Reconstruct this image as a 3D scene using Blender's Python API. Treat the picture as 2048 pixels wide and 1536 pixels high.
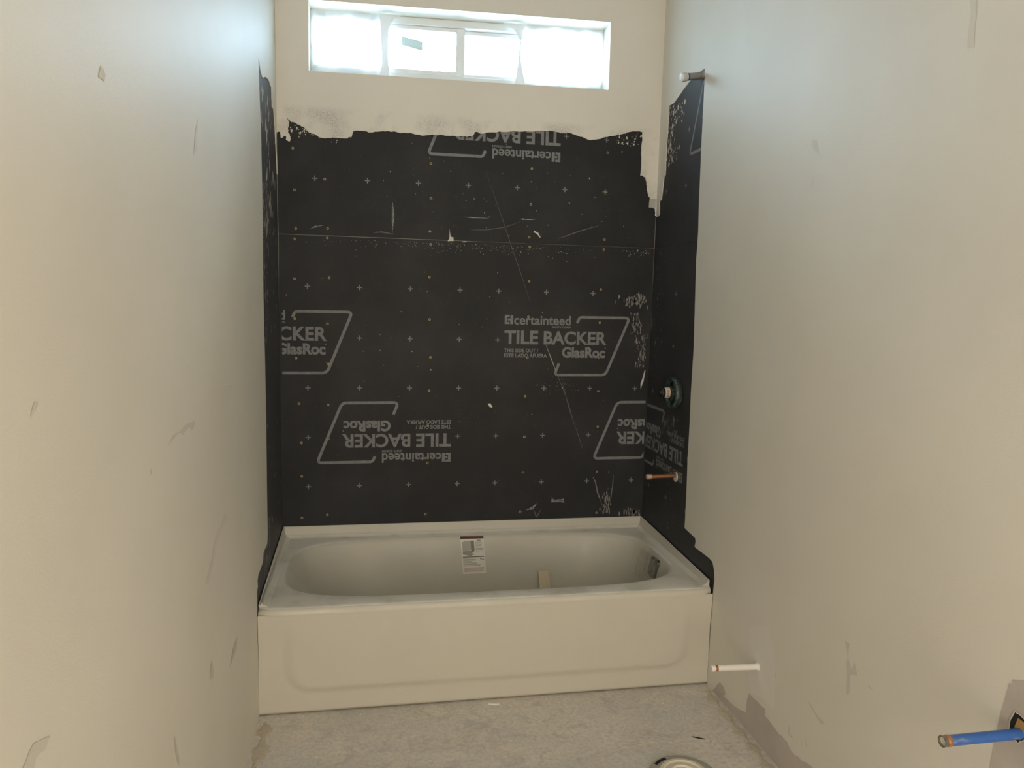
import bpy, bmesh, math, random
from mathutils import Vector, Matrix
from mathutils.geometry import tessellate_polygon

for o in list(bpy.data.objects):
    bpy.data.objects.remove(o, do_unlink=True)
scene = bpy.context.scene
COL = scene.collection
rnd = random.Random(7)

# ------------------------------------------------------------------ camera
def make_camera():
    f, loc, yaw, pitch, roll = 1537.354, (.34449, -3.17291, 1.32323), .18516, -.10501, .02265
    cy, sy, cp, sp = math.cos(yaw), math.sin(yaw), math.cos(pitch), math.sin(pitch)
    fwd = Vector((sy*cp, cy*cp, sp)); r = Vector((cy, -sy, 0)); u = r.cross(fwd)
    c, s = math.cos(roll), math.sin(roll)
    r2, u2 = r*c + u*s, u*c - r*s
    cam = bpy.data.cameras.new('camera'); ob = bpy.data.objects.new('camera', cam)
    cam.sensor_width = 36; cam.lens = f/2048*36; cam.clip_start = .02
    m = Matrix((r2, u2, -fwd)).transposed().to_4x4(); m.translation = loc
    ob.matrix_world = m
    COL.objects.link(ob); scene.camera = ob
make_camera()

# ------------------------------------------------------------------ light and exposure
world = bpy.data.worlds.new('sky'); scene.world = world; world.use_nodes = True
bg = world.node_tree.nodes['Background']
bg.inputs['Color'].default_value = (.58, .79, 1, 1); bg.inputs['Strength'].default_value = 41.0
scene.view_settings.view_transform = 'Standard'; scene.view_settings.look = 'None'
scene.view_settings.exposure = 0; scene.view_settings.gamma = 1; scene.view_settings.use_curve_mapping = False

def area(name, loc, aim, sx, sy, power, col):
    l = bpy.data.lights.new(name, 'AREA'); l.shape = 'RECTANGLE'; l.size = sx; l.size_y = sy; l.energy = power; l.color = col
    o = bpy.data.objects.new(name, l); COL.objects.link(o); o.location = loc
    o.rotation_euler = (Vector(aim) - Vector(loc)).to_track_quat('-Z', 'Y').to_euler()
    return o
# added unseen fill light behind the camera, standing in for daylight from other rooms
area('rear_fill_light', (.52, -5.05, 1.05), (.74, -1.2, 1.2), .95, 2.0, 48, (1, .925, .81))
# marks the window as the way in for sky light (adds none of its own)
wp = area('window_portal', (.715, .20, 2.335), (.715, -1, 2.335), 1.2, .27, 1, (1, 1, 1)); wp.data.cycles.is_portal = True

# ------------------------------------------------------------------ measured outlines, metres on their own planes
EDGE_BACK = [(-.0146,1.9621),(.0035,1.9609),(.0065,1.9381),(.0239,1.9475),(.0283,1.9302),(.0374,1.9262),(.0421,1.9426),(.0341,1.9628),(.037,1.9859),(.0313,2.0177),(.0448,2.0002),(.0699,1.9926),(.0928,1.9848),(.1088,1.9674),(.1295,1.9617),(.1479,1.9512),(.1851,1.9488),(.2598,1.9519),(.2739,1.9565),(.2809,1.9802),(.3068,1.9842),(.3351,1.9822),(.3541,1.9801),(.3825,1.9851),(.4159,1.9899),(.4494,1.9882),(.483,1.9879),(.5217,1.9832),(.5605,1.9808),(.6043,1.9858),(.6434,1.9849),(.6926,1.985),(.7322,1.9864),(.7569,1.9951),(.7666,2.0077),(.7916,2.002),(.8457,2.0101),(.8809,2.0147),(.9211,2.022),(.9719,2.0227),(1.0382,2.0292),(1.1,2.0281),(1.1312,2.0251),(1.1623,2.027),(1.2097,2.0151),(1.2363,2.0044),(1.2783,2.0094),(1.3097,2.0187),(1.3412,2.0255),(1.3887,2.0383),(1.4471,2.0519),(1.4714,2.0509),(1.4701,1.9908),(1.4709,1.8702),(1.4929,1.8637),(1.4995,1.8362),(1.5089,1.7888),(1.518,1.7795),(1.5167,1.7414),(1.5421,1.7359),(1.5445,1.7077),(1.5517,1.7036)]
EDGE_RIGHT = [(-.0185,1.7004),(-.0409,1.7072),(-.0329,1.7648),(-.0556,1.7673),(-.0642,1.8142),(-.0732,1.858),(-.0873,1.8638),(-.0875,1.9687),(-.0906,2.0516),(-.0927,2.1418),(-.1361,2.1379),(-.1898,2.151),(-.2914,2.1787),(-.358,2.1914),(-.4064,2.1872),(-.4388,2.1882),(-.4451,2.142),(-.4458,2.0683),(-.4468,1.9757),(-.4477,1.8825),(-.451,1.7977),(-.4516,1.7412),(-.4601,1.6174),(-.4608,1.5509),(-.4552,1.4974),(-.466,1.3496),(-.4773,1.1639),(-.4743,1.0132),(-.4781,.8808),(-.4772,.7465),(-.4831,.632),(-.4844,.5156),(-.4838,.4842),(-.5849,.4765),(-.591,.4651),(-.5849,.4423),(-.7127,.4438),(-.7425,.4395),(-.758,.4162),(-.7665,.3834),(-.7624,.3531)]
EDGE_LEFT = [(-.019,1.8727),(-.0422,1.9459),(-.0838,2.0275),(-.1243,2.0226),(-.1297,2.0399),(-.1422,2.0877),(-.2169,2.0907),(-.2893,2.0822),(-.3243,2.077),(-.3597,2.0631),(-.4033,2.0533),(-.4396,2.0641),(-.4879,2.089),(-.4853,2.0431),(-.4759,1.9803),(-.4663,1.9168),(-.4558,1.8358),(-.4539,1.6675),(-.459,1.5391),(-.471,1.384),(-.4686,1.2143),(-.4614,1.0993),(-.4603,.9878),(-.4614,.8714),(-.4739,.6764),(-.4762,.5172),(-.4913,.4818),(-.5883,.4805),(-.6059,.4542),(-.7171,.4494),(-.7356,.4377),(-.73,.4173),(-.7522,.4074),(-.7488,.3724)]
SCREWS = [(.0509,1.9028),(.1716,1.791),(.587,1.8736),(1.0063,2.0137),(1.0021,1.8754),(1.3248,1.9579),(.0562,1.7439),(.5887,1.7365),(.0601,1.5951),(.1822,1.6003),(.5862,1.6044),(.0571,1.5548),(.1809,1.5633),(.5896,1.5531),(.0542,1.3997),(.1879,1.407),(.5865,1.42),(.0539,1.2414),(.589,1.2482),(1.0016,1.7307),(.9985,1.5962),(1.3238,1.5982),(1.0018,1.5564),(1.3216,1.5578),(1.0026,1.4153),(1.3153,1.3892),(1.3242,1.797),(1.0028,1.2668),(1.3155,1.2478),(.1806,1.2235),(.0578,1.0836),(.1837,1.0613),(.5942,1.0928),(.5905,.953),(.0677,.9006),(.1819,.8951),(.183,.7558),(.0768,.7395),(.5864,.6491),(.5865,.8065),(1.3174,1.097),(1.0028,1.0951),(.9976,.9307),(1.319,.952),(.9983,.7561),(1.3226,.7978),(.0772,.6012),(.0768,.4288),(.1784,.4384),(.5808,.4298),(.9955,.6015),(1.3252,.5976),(.9879,.4294),(1.3294,.4148)]
PLUS_BACK_TOP = [(.1338,1.7922),(.3367,1.7934),(.5382,1.7935),(.7403,1.7946),(.9426,1.7955),(1.1444,1.7976),(1.3188,1.7967),(1.1442,2.0131),(1.3186,2.0084)]
PLUS_RIGHT = [(-.3158,2.0002),(-.3126,1.7893),(-.1042,1.7955),(-.2691,1.3727),(-.2679,1.1656),(-.0616,1.17),(-.0605,.9633),(-.4694,.7498),(-.0652,.5519),(-.2693,.5489),(-.4751,.5472)]
STRIP_RIGHT = [(-.7727,.0098),(-.8399,.0443),(-.8504,.0531),(-.8846,.0534),(-.9019,.035),(-.8884,.0244),(-.9878,.0373),(-1.0432,.0547),(-1.0473,.099),(-1.0571,.1236),(-1.1595,.1282),(-1.1622,.1081),(-1.2069,.1028),(-1.2415,.0986),(-1.2631,.1024),(-1.2904,.1008),(-1.3184,.0886),(-1.3535,.0957),(-1.3688,.0938),(-1.3971,.103),(-1.4298,.1084),(-1.4531,.1082),(-1.5061,.113),(-1.4273,.0167)]
TEAR_A = [(-1.5177,.5068),(-1.5363,.5051),(-1.5347,.4691),(-1.5516,.447),(-1.5608,.469),(-1.578,.4414),(-1.5496,.4309),(-1.5496,.3829),(-1.5385,.3745),(-1.536,.4266),(-1.5311,.4496),(-1.5319,.4753)]
TEAR_B = [(-1.3805,.2703),(-1.3952,.2685),(-1.4151,.2603),(-1.4344,.2547),(-1.4572,.2541),(-1.4601,.249),(-1.4406,.2419),(-1.4261,.2473),(-1.4063,.2554)]
TEAR_C = [(-1.6149,.4453),(-1.6219,.4404),(-1.6367,.4396),(-1.6334,.4367),(-1.6187,.4363)]
TEAR_D = [(-1.2024,.2691),(-1.2107,.2493),(-1.2073,.2491),(-1.2014,.2596)]
TEAR_E = [(-1.2912,.1568),(-1.3011,.1334),(-1.3212,.1278),(-1.3083,.1261),(-1.2948,.1283)]
TEAR_F = [(-1.3594,.1476),(-1.3643,.1477),(-1.3644,.128),(-1.3587,.1331)]
TEAR_G = [(-1.3724,.1624),(-1.3859,.1522),(-1.3853,.1378),(-1.3784,.1533)]
PATCH_BLUE = [(-1.988,.4457),(-1.9872,.4778),(-1.9943,.5466),(-1.9999,.5834),(-2.0083,.6294),(-2.0112,.6458),(-2.017,.6468),(-2.0195,.6574),(-2.0297,.6605),(-2.0597,.6746),(-2.1053,.6617),(-2.1049,.5213)]
HOLE_BLUE = [(-2.0222,.5627),(-2.0222,.5759),(-2.0311,.6014),(-2.0502,.5999),(-2.0693,.5947),(-2.0633,.5687),(-2.0452,.5483),(-2.0315,.55)]
PALE_R = [(-1.0316,.332),(-1.1487,.3826),(-1.1803,.3227),(-1.2062,.2584),(-1.2084,.1519),(-1.1542,.1537),(-1.0679,.132),(-1.041,.184)]
GOUGE = [(-1.7576,1.945),(-1.7768,1.9379),(-1.7777,1.9093),(-1.7767,1.8859),(-1.7788,1.8472),(-1.7625,1.8503),(-1.7608,1.8865),(-1.7634,1.919)]
SMUDGE_RA = [(-1.2007,1.7809),(-1.2281,1.7781),(-1.2389,1.7498),(-1.2529,1.7342),(-1.2165,1.754)]
SMUDGE_RB = [(-1.2118,1.6551),(-1.2161,1.6798),(-1.2285,1.6792),(-1.2239,1.6573)]
SMUDGE_LA = [(-2.3026,1.193),(-2.2973,1.2015),(-2.2917,1.2073),(-2.2836,1.2076),(-2.2847,1.2037),(-2.2928,1.1982)]
SMUDGE_LB = [(-1.7601,1.0621),(-1.7237,1.0735),(-1.6681,1.0709),(-1.6171,1.0769),(-1.5414,1.0725),(-1.5545,1.0592),(-1.5769,1.0579),(-1.5973,1.0678),(-1.6497,1.0606),(-1.6778,1.0702),(-1.7248,1.0646)]
SMUDGE_LC = [(-1.8764,1.0339),(-1.8694,1.0438),(-1.8606,1.0439),(-1.8661,1.0348)]
SMUDGE_LD = [(-1.4861,.7074),(-1.4362,.7241),(-1.368,.7709),(-1.2453,.8015),(-1.2208,.7821),(-1.3143,.7662),(-1.3524,.7541),(-1.4097,.7147),(-1.4534,.6963)]
SMUDGE_LE = [(-1.2297,.3979),(-1.1828,.4221),(-1.1208,.4279),(-1.1326,.3988)]
SMUDGE_LF = [(-1.4722,.4876),(-1.4592,.5041),(-1.4432,.5208),(-1.4284,.4831),(-1.4417,.468)]
SMUDGE_LG = [(-2.3647,.8409),(-2.3525,.8467),(-2.3367,.8535),(-2.2948,.8378),(-2.3077,.8305),(-2.3328,.8345),(-2.34,.8251)]
SMUDGE_LH = [(-1.7784,.5363),(-1.7562,.4918),(-1.7479,.4672),(-1.7559,.4648),(-1.7769,.5044)]
SMUDGE_LI = [(-1.1942,1.0623),(-1.2307,1.0885),(-1.2051,1.107),(-1.1009,1.0956),(-1.1402,1.0744)]
SMUDGE_LJ = [(-2.0474,1.6046),(-2.0335,1.6243),(-2.0188,1.6156),(-2.0239,1.6058)]
SMUDGE_LK = [(-1.4871,1.6062),(-1.4666,1.6596),(-1.44,1.6853),(-1.4527,1.6224)]
SC1 = [(.8111,1.8553),(.8855,1.662),(.9213,1.5617),(.9617,1.4604),(1.0098,1.3269)]
SC2 = [(1.0814,1.1495),(1.1306,1.0329),(1.1826,.9147),(1.2193,.806),(1.2562,.7026)]
SC3 = [(1.1524,1.0117),(1.188,.8877),(1.2202,.8009),(1.2582,.7011)]
SC4 = [(1.3075,.5753),(1.3192,.5561),(1.3322,.504),(1.3566,.4431)]
SC5 = [(1.4033,.5843),(1.3983,.5243),(1.3922,.4642)]
SC6 = [(1.0612,.4645),(1.0412,.4435),(1.0134,.4351)]
SC7 = [(1.0467,.4406),(1.0596,.4024),(1.0793,.4343)]
SC8 = [(.7495,1.6169),(.8151,1.6195),(.8911,1.6324),(.9572,1.6574)]
SC9 = [(.9569,1.6688),(.9878,1.6686),(1.0214,1.6695)]
SC10 = [(.7236,1.6674),(.7587,1.6664),(.8243,1.6667)]
SC11 = [(1.12,1.5937),(1.2139,1.63),(1.2982,1.6561)]
SC12 = [(.4357,1.7134),(.4387,1.6559),(.4364,1.594)]
SC13 = [(.1147,1.5949),(.1335,1.6052),(.1672,1.6122)]
SC14 = [(.3611,1.5911),(.3919,1.5943),(.4423,1.5885)]
CR1 = [(1.0174,1.6249),(1.0358,1.6156),(1.0467,1.5985),(1.0426,1.5958),(1.0308,1.6104),(1.015,1.6173)]
CR2 = [(1.5259,1.0473),(1.5291,1.0425),(1.5229,.9988),(1.5102,.9624),(1.5093,.9842)]
CR3 = [(.8368,.9002),(.8486,.9002),(.8569,.8885),(.8575,.8809),(.8442,.8861)]
CR4 = [(.6662,1.6186),(.6706,1.5874),(.6826,1.5839),(.6829,1.569),(.6589,1.5673),(.6659,1.5833)]
CR5 = [(.7189,1.5687),(.735,1.5713),(.7358,1.567),(.721,1.5656)]
CR6 = [(1.1217,.4684),(1.1265,.4926),(1.1378,.4788),(1.1595,.481),(1.1786,.4816),(1.183,.4641),(1.1544,.4675),(1.1381,.468)]
WS = [(1.3296,-1.0652),(1.367,-1.0845),(.7521,-.7745),(1.225,-1.2228),(1.2075,-1.1738),(1.5185,-1.2544),(1.527,-.7751),(1.5166,-1.0813)]

# ------------------------------------------------------------------ helpers
def wallR(y, z): return 1.534 + .0148*y + .0075*z
def wallL(y, z): return .006 - .0071*z
def mapB(u, v, d=0): return (u, d, v)
def mapR(u, v, d=0): return (wallR(u, v) + d, u, v)
def mapL(u, v, d=0): return (wallL(u, v) - d, u, v)
def mapF(u, v, d=0): return (u, v, -d)

def link(name, me, mat=None, parent=None, smooth=False, kind=None, label=None, loc=None):
    o = bpy.data.objects.new(name, me); COL.objects.link(o)
    if mat and not me.materials: me.materials.append(mat)
    if parent: o.parent = parent
    if loc: o.location = loc
    if smooth:
        for p in me.polygons: p.use_smooth = True
    if kind: o['kind'] = kind
    if label: o['label'] = label
    return o
def mesh(name, vs, fs, mat, parent=None, smooth=False, kind=None, label=None, off=None):
    if off is None and parent is not None:
        off = parent.location if parent.parent is None else parent.location + parent.parent.location
    if off is not None: vs = [(v[0]-off[0], v[1]-off[1], v[2]-off[2]) for v in vs]
    me = bpy.data.meshes.new(name); me.from_pydata([tuple(v) for v in vs], [], fs); me.update()
    return link(name, me, mat, parent, smooth, kind, label)
def tag(o, label, cat, group=None, kind=None):
    o['label'] = label; o['category'] = cat
    if group: o['group'] = group
    if kind: o['kind'] = kind
    return o
def empty(name, loc, label, cat, group=None):
    o = bpy.data.objects.new(name, None); COL.objects.link(o); o.location = loc; o.empty_display_size = .05
    return tag(o, label, cat, group)
class MB:
    def __init__(s): s.v = []; s.f = []
    def add(s, vs, fs):
        n = len(s.v); s.v += [tuple(v) for v in vs]; s.f += [tuple(i+n for i in f) for f in fs]; return s
    def box(s, a, b):
        x0, y0, z0 = a; x1, y1, z1 = b
        return s.add([(x0,y0,z0),(x1,y0,z0),(x1,y1,z0),(x0,y1,z0),(x0,y0,z1),(x1,y0,z1),(x1,y1,z1),(x0,y1,z1)],
                     [(3,2,1,0),(4,5,6,7),(0,1,5,4),(1,2,6,5),(2,3,7,6),(3,0,4,7)])
    def slab(s, outer, holes, fmap, d0, d1):
        loops = [[Vector((u, v, 0)) for u, v in l] for l in [outer]+list(holes)]
        tris = tessellate_polygon(loops)
        pts = [q for l in loops for q in l]; n = len(pts)
        vs = [fmap(q.x, q.y, d0) for q in pts] + [fmap(q.x, q.y, d1) for q in pts]
        fs = []
        for t in tris:
            fs.append(tuple(t)); fs.append(tuple(i+n for i in reversed(t)))
        k = 0
        for l in loops:
            m = len(l)
            for i in range(m):
                a, b = k+i, k+(i+1) % m; fs.append((a, b, b+n, a+n))
            k += m
        return s.add(vs, fs)
    def flat(s, outer, fmap, d):
        tris = tessellate_polygon([[Vector((u, v, 0)) for u, v in outer]])
        return s.add([fmap(u, v, d) for u, v in outer], [tuple(t) for t in tris])
    def tube(s, p0, p1, prof, n=24, cap0=True, cap1=True):
        # prof: list of (distance along p0->p1, radius)
        p0, p1 = Vector(p0), Vector(p1); ax = (p1-p0).normalized()
        a = ax.orthogonal().normalized(); b = ax.cross(a); vs = []; fs = []
        for t, r in prof:
            for i in range(n):
                th = 2*math.pi*i/n; vs.append(p0 + ax*t + (a*math.cos(th)+b*math.sin(th))*r)
        for k in range(len(prof)-1):
            for i in range(n):
                j = (i+1) % n; fs.append((k*n+i, k*n+j, (k+1)*n+j, (k+1)*n+i))
        if cap0: fs.append(tuple(reversed(range(n))))
        if cap1: fs.append(tuple((len(prof)-1)*n+i for i in range(n)))
        return s.add(vs, fs)
    def build(s, name, mat, parent=None, smooth=False, kind=None, label=None, fix=True):
        o = mesh(name, s.v, s.f, mat, parent, smooth, kind, label)
        if fix:
            bm = bmesh.new(); bm.from_mesh(o.data); bmesh.ops.recalc_face_normals(bm, faces=bm.faces); bm.to_mesh(o.data); bm.free()
        return o
def bevel(o, w, seg=2, ang=35):
    m = o.modifiers.new('bevel', 'BEVEL'); m.width = w; m.segments = seg; m.limit_method = 'ANGLE'; m.angle_limit = math.radians(ang)
    return o
def autosmooth(o, ang=40):
    for p in o.data.polygons: p.use_smooth = True
    o.data.set_sharp_from_angle(angle=math.radians(ang)); return o
def ragged(pts, amp, it=2, seed=1, closed=False):
    r = random.Random(seed); pts = list(pts)
    for k in range(it):
        out = []; n = len(pts)
        for i in range(n if closed else n-1):
            a, b = pts[i], pts[(i+1) % n]; out.append(a)
            L = math.hypot(b[0]-a[0], b[1]-a[1])
            if L < .003: continue
            e = min(amp, L*.22)*r.uniform(-1, 1)
            out.append(((a[0]+b[0])/2 - (b[1]-a[1])/L*e, (a[1]+b[1])/2 + (b[0]-a[0])/L*e))
        if not closed: out.append(pts[-1])
        pts = out; amp *= .6
    return pts

# ------------------------------------------------------------------ materials
def mat(name, col, rough=.6, metal=0, spec=.5):
    m = bpy.data.materials.new(name); m.use_nodes = True; b = m.node_tree.nodes['Principled BSDF']
    b.inputs['Base Color'].default_value = (*col, 1); b.inputs['Roughness'].default_value = rough
    b.inputs['Metallic'].default_value = metal; b.inputs['Specular IOR Level'].default_value = spec
    return m
class NT:
    def __init__(s, m): s.m = m; s.t = m.node_tree; s.b = s.t.nodes['Principled BSDF']; s.co = s.t.nodes.new('ShaderNodeTexCoord')
    def n(s, ty, **kw):
        nd = s.t.nodes.new(ty)
        for k, v in kw.items(): setattr(nd, k, v)
        return nd
    def l(s, a, b): s.t.links.new(a, b)
    def noise(s, scale, detail=4, rough=.55, vec=None, stretch=None, dist=0):
        nd = s.n('ShaderNodeTexNoise'); nd.inputs['Scale'].default_value = scale; nd.inputs['Detail'].default_value = detail
        nd.inputs['Roughness'].default_value = rough; nd.inputs['Distortion'].default_value = dist
        src = vec or s.co.outputs['Object']
        if stretch:
            mp = s.n('ShaderNodeMapping'); mp.inputs['Scale'].default_value = stretch; s.l(src, mp.inputs['Vector']); src = mp.outputs[0]
        s.l(src, nd.inputs['Vector']); return nd.outputs['Fac']
    def ramp(s, fac, a, b, ca=(0,0,0,1), cb=(1,1,1,1)):
        r = s.n('ShaderNodeValToRGB'); r.color_ramp.elements[0].position = a; r.color_ramp.elements[1].position = b
        r.color_ramp.elements[0].color = ca; r.color_ramp.elements[1].color = cb
        s.l(fac, r.inputs[0]); return r.outputs[0]
    def mix(s, fac, a, b):
        x = s.n('ShaderNodeMix', data_type='RGBA')
        for v, i in ((fac, 0), (a, 6), (b, 7)):
            if isinstance(v, (int, float)): x.inputs[i].default_value = v
            elif isinstance(v, tuple): x.inputs[i].default_value = (*v, 1) if len(v) == 3 else v
            else: s.l(v, x.inputs[i])
        return x.outputs[2]
    def math(s, op, a, b=0.0):
        x = s.n('ShaderNodeMath', operation=op)
        for i, v in enumerate((a, b)):
            if isinstance(v, (int, float)): x.inputs[i].default_value = v
            else: s.l(v, x.inputs[i])
        return x.outputs[0]
    def axis(s, k):
        x = s.n('ShaderNodeSeparateXYZ'); s.l(s.co.outputs['Object'], x.inputs[0]); return x.outputs[k]
    def color(s, v): s.l(v, s.b.inputs['Base Color'])
    def bump(s, h, strength=.1, dist=.002):
        b = s.n('ShaderNodeBump'); b.inputs['Strength'].default_value = strength; b.inputs['Distance'].default_value = dist
        s.l(h, b.inputs['Height']); s.l(b.outputs[0], s.b.inputs['Normal'])

PAINT = (.80, .755, .665)
def paint(name, base=PAINT, haze=False):
    m = mat(name, base, .55, 0, .35); t = NT(m)
    dark = tuple(c*.93 for c in base)
    c = t.mix(t.ramp(t.noise(1.6, 3), .35, .7), base, dark)
    grey = t.math('MULTIPLY', t.ramp(t.noise(5.0, 5, .6, stretch=(1, 1, .45)), .58, .75), .35)
    c = t.mix(grey, c, (base[0]*.93, base[1]*.95, base[2]*1.03))
    if haze:   # skim coat drawn out so thin above its torn edge that the black sheet shows through
        z = t.axis(2)
        band = t.math('SUBTRACT', 1.0, t.math('MULTIPLY', t.math('SUBTRACT', z, 2.042), 34.0))
        band = t.math('MULTIPLY', t.math('MAXIMUM', t.math('MINIMUM', band, 1.0), 0.0), t.ramp(t.noise(7.5, 3, .6, stretch=(1, 1, .8)), .46, .62))
        band = t.math('MULTIPLY', band, t.ramp(t.noise(210, 6, .75), .42, .66))
        c = t.mix(t.math('MULTIPLY', band, .8), c, (.26, .25, .24))
    t.color(c)
    h = t.math('ADD', t.noise(260, 3), t.math('MULTIPLY', t.noise(18, 3), 1.2))
    t.bump(h, .22, .0012)
    return m
M_PAINT = paint('cream_wall_paint'); M_PAINT_BACK = paint('cream_paint_thin_at_edge', haze=True)
M_CEIL = mat('ceiling_white', (.88, .86, .82), .8)
def board_mat(name, k=1.0):
    m = mat(name, (.022, .021, .021), .62, 0, .3); t = NT(m)
    dust = t.math('MULTIPLY', t.ramp(t.noise(2.3, 6, .62), .45, .85), .10)
    sc = t.math('MULTIPLY', t.ramp(t.noise(26, 8, .75, stretch=(1, 1, .35)), .60, .80), t.ramp(t.noise(1.9, 3), .48, .68))
    sp = t.math('MULTIPLY', t.ramp(t.noise(240, 2, .5), .70, .80), t.ramp(t.noise(3.2, 3), .45, .65))
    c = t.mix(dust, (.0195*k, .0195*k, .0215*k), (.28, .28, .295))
    c = t.mix(t.math('MULTIPLY', sc, .10), c, (.5, .48, .45))
    c = t.mix(t.math('MULTIPLY', sp, .35), c, (.6, .58, .53))
    t.color(c); t.bump(t.noise(380, 3), .15, .0008)
    return m
M_BOARD = board_mat('black_tile_backer')
M_BOARD_L = board_mat('black_tile_backer_sheen', 3.4); M_BOARD_R = board_mat('black_tile_backer_light_lift', 2.1)  # same sheet, base lightened: left for grazing sheen, right for lack of light
M_PRINT = mat('grey_print', (.21, .21, .215), .7, 0, .2)
t = NT(M_PRINT); t.color(t.mix(t.ramp(t.noise(60, 5, .7), .35, .7), (.19, .19, .195), (.26, .26, .265)))
M_CORE = mat('board_core_grey', (.45, .43, .40), .9)
M_PLASTER = mat('dried_plaster', (.66, .62, .54), .85)
t = NT(M_PLASTER); t.color(t.mix(t.ramp(t.noise(90, 4), .35, .7), (.60, .56, .48), (.74, .70, .62))); t.bump(t.noise(200, 3), .4, .001)
M_SMEAR = mat('thin_plaster_smear', (.17, .165, .16), .85)
t = NT(M_SMEAR); t.color(t.mix(t.ramp(t.noise(140, 6, .7), .35, .62), (.05, .05, .05), (.30, .29, .28)))
M_SMEARW = mat('plaster_scrape', (.26, .25, .235), .85)
M_SCRATCH = mat('scratch_grey', (.13, .125, .12), .8)
M_SCRATCH_W = mat('scratch_pale', (.42, .40, .35), .8)
M_SCREW = mat('brass_screw', (.42, .31, .13), .5, .2); M_SCREW_IN = mat('screw_socket', (.05, .04, .02), .6)
M_BARE = mat('bare_drywall_paper', (.53, .47, .42), .85)
t = NT(M_BARE); t.color(t.mix(t.ramp(t.noise(7, 5, .6), .35, .7), (.57, .51, .46), (.49, .435, .39))); t.bump(t.noise(300, 3), .15, .001)
M_SMUDGE = mat('grey_smudge', (.655, .61, .545), .75)
M_SMUDGE2 = mat('faint_smudge', (.725, .685, .615), .75)
M_PALE = mat('pale_skim', (.79, .755, .69), .7)
M_TUB = mat('ivory_enamel', (.70, .66, .55), .2, 0, .5)
t = NT(M_TUB); dustf = t.ramp(t.noise(4.5, 6, .65), .42, .72)
gz = t.n('ShaderNodeNewGeometry'); sx_ = t.n('ShaderNodeSeparateXYZ'); t.l(gz.outputs['True Normal'], sx_.inputs[0])
upf = t.math('MULTIPLY', t.ramp(sx_.outputs[2], .80, .97), t.ramp(t.noise(9, 6, .65), .22, .50))   # settled dust, whitened to stand in for light from above
t.color(t.mix(upf, t.mix(dustf, (.605, .57, .48), (.585, .55, .475)), (.86, .82, .74)))
rr = t.n('ShaderNodeMapRange'); rr.inputs['To Min'].default_value = .34; rr.inputs['To Max'].default_value = .62
t.l(dustf, rr.inputs['Value']); t.l(rr.outputs[0], t.b.inputs['Roughness']); t.bump(t.noise(400, 2), .04, .0005)
def floor_mat():
    m = mat('dusty_concrete', (.58, .54, .48), .85, 0, .3); t = NT(m)
    c = t.mix(t.ramp(t.noise(2.6, 7, .62, dist=.5), .40, .60), (.63, .61, .56), (.73, .665, .585))        # bare grey / plaster-dusted
    streak = t.noise(4.5, 9, .72, stretch=(1, 1.8, 1), dist=1.1)
    c = t.mix(t.math('MULTIPLY', t.ramp(streak, .50, .60), .7), c, (.79, .715, .62))                     # sandy drifts
    st2 = t.noise(5.5, 9, .74, stretch=(1.2, 1.6, 1), dist=1.6)
    c = t.mix(t.math('MULTIPLY', t.ramp(st2, .52, .62), .55), c, (.49, .455, .415))                        # damp and trodden dirt
    scr = t.noise(14, 10, .8, stretch=(1, 3.2, 1), dist=.7)
    c = t.mix(t.math('MULTIPLY', t.ramp(scr, .54, .66), .45), c, (.80, .75, .67))                         # trowel scrapes
    c = t.mix(t.math('MULTIPLY', t.ramp(t.noise(75, 8, .8), .46, .60), .42), c, (.40, .37, .32))          # grit
    c = t.mix(t.math('MULTIPLY', t.ramp(t.noise(120, 3, .5), .66, .72), .6), c, (.86, .82, .75))
    t.color(c); t.bump(t.math('ADD', t.noise(60, 7, .75), t.math('MULTIPLY', streak, .8)), .45, .003)
    return m
M_FLOOR = floor_mat()
M_DUST = mat('sandy_dust', (.56, .48, .37), .95)
t = NT(M_DUST); t.color(t.mix(t.ramp(t.noise(140, 5, .7), .35, .65), (.50, .43, .33), (.66, .58, .46))); t.bump(t.noise(220, 4, .7), .7, .003)
M_VINYL = mat('white_vinyl', (.84, .85, .84), .35)
M_COPPER = mat('copper', (.56, .26, .14), .38, .85)
t = NT(M_COPPER); t.color(t.mix(t.ramp(t.noise(45, 5, .6), .4, .7), (.62, .30, .17), (.42, .20, .11)))
M_COPPER_PALE = mat('solder_smeared_copper', (.62, .47, .37), .5, .5)
M_WHITEPIPE = mat('overpainted_pipe', (.83, .78, .73), .55)
M_BLUEPIPE = mat('blue_pipe', (.045, .135, .42), .35)
t = NT(M_BLUEPIPE); t.color(t.mix(t.ramp(t.noise(55, 5, .7, stretch=(.3, 1, 1)), .55, .72), (.035, .125, .42), (.32, .36, .42)))
M_STEEL = mat('dull_galvanised', (.30, .29, .28), .45, .6)
M_CAP = mat('pale_cap', (.55, .53, .48), .5)
M_WHITECAP = mat('white_plastic_cap', (.88, .92, .96), .4)
M_TAPEBLUE = mat('blue_band', (.02, .06, .25), .5)
M_GREEN = mat('dark_green_plastic', (.035, .06, .052), .38)
t = NT(M_GREEN); t.color(t.mix(t.ramp(t.noise(50, 5, .7), .5, .75), (.022, .042, .037), (.22, .25, .23)))
M_BLACK = mat('black_plastic', (.012, .012, .012), .5); M_DARK = mat('dark_cavity', (.01, .009, .008), .9)
M_PAPER = mat('label_paper', (.80, .76, .68), .6); M_INK = mat('label_ink', (.13, .12, .10), .7); M_INKGREY = mat('label_grey_ink', (.33, .32, .28), .7)
M_INKRED = mat('label_red_ink', (.42, .20, .16), .7); M_MAROON = mat('label_maroon', (.085, .018, .02), .6)
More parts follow.
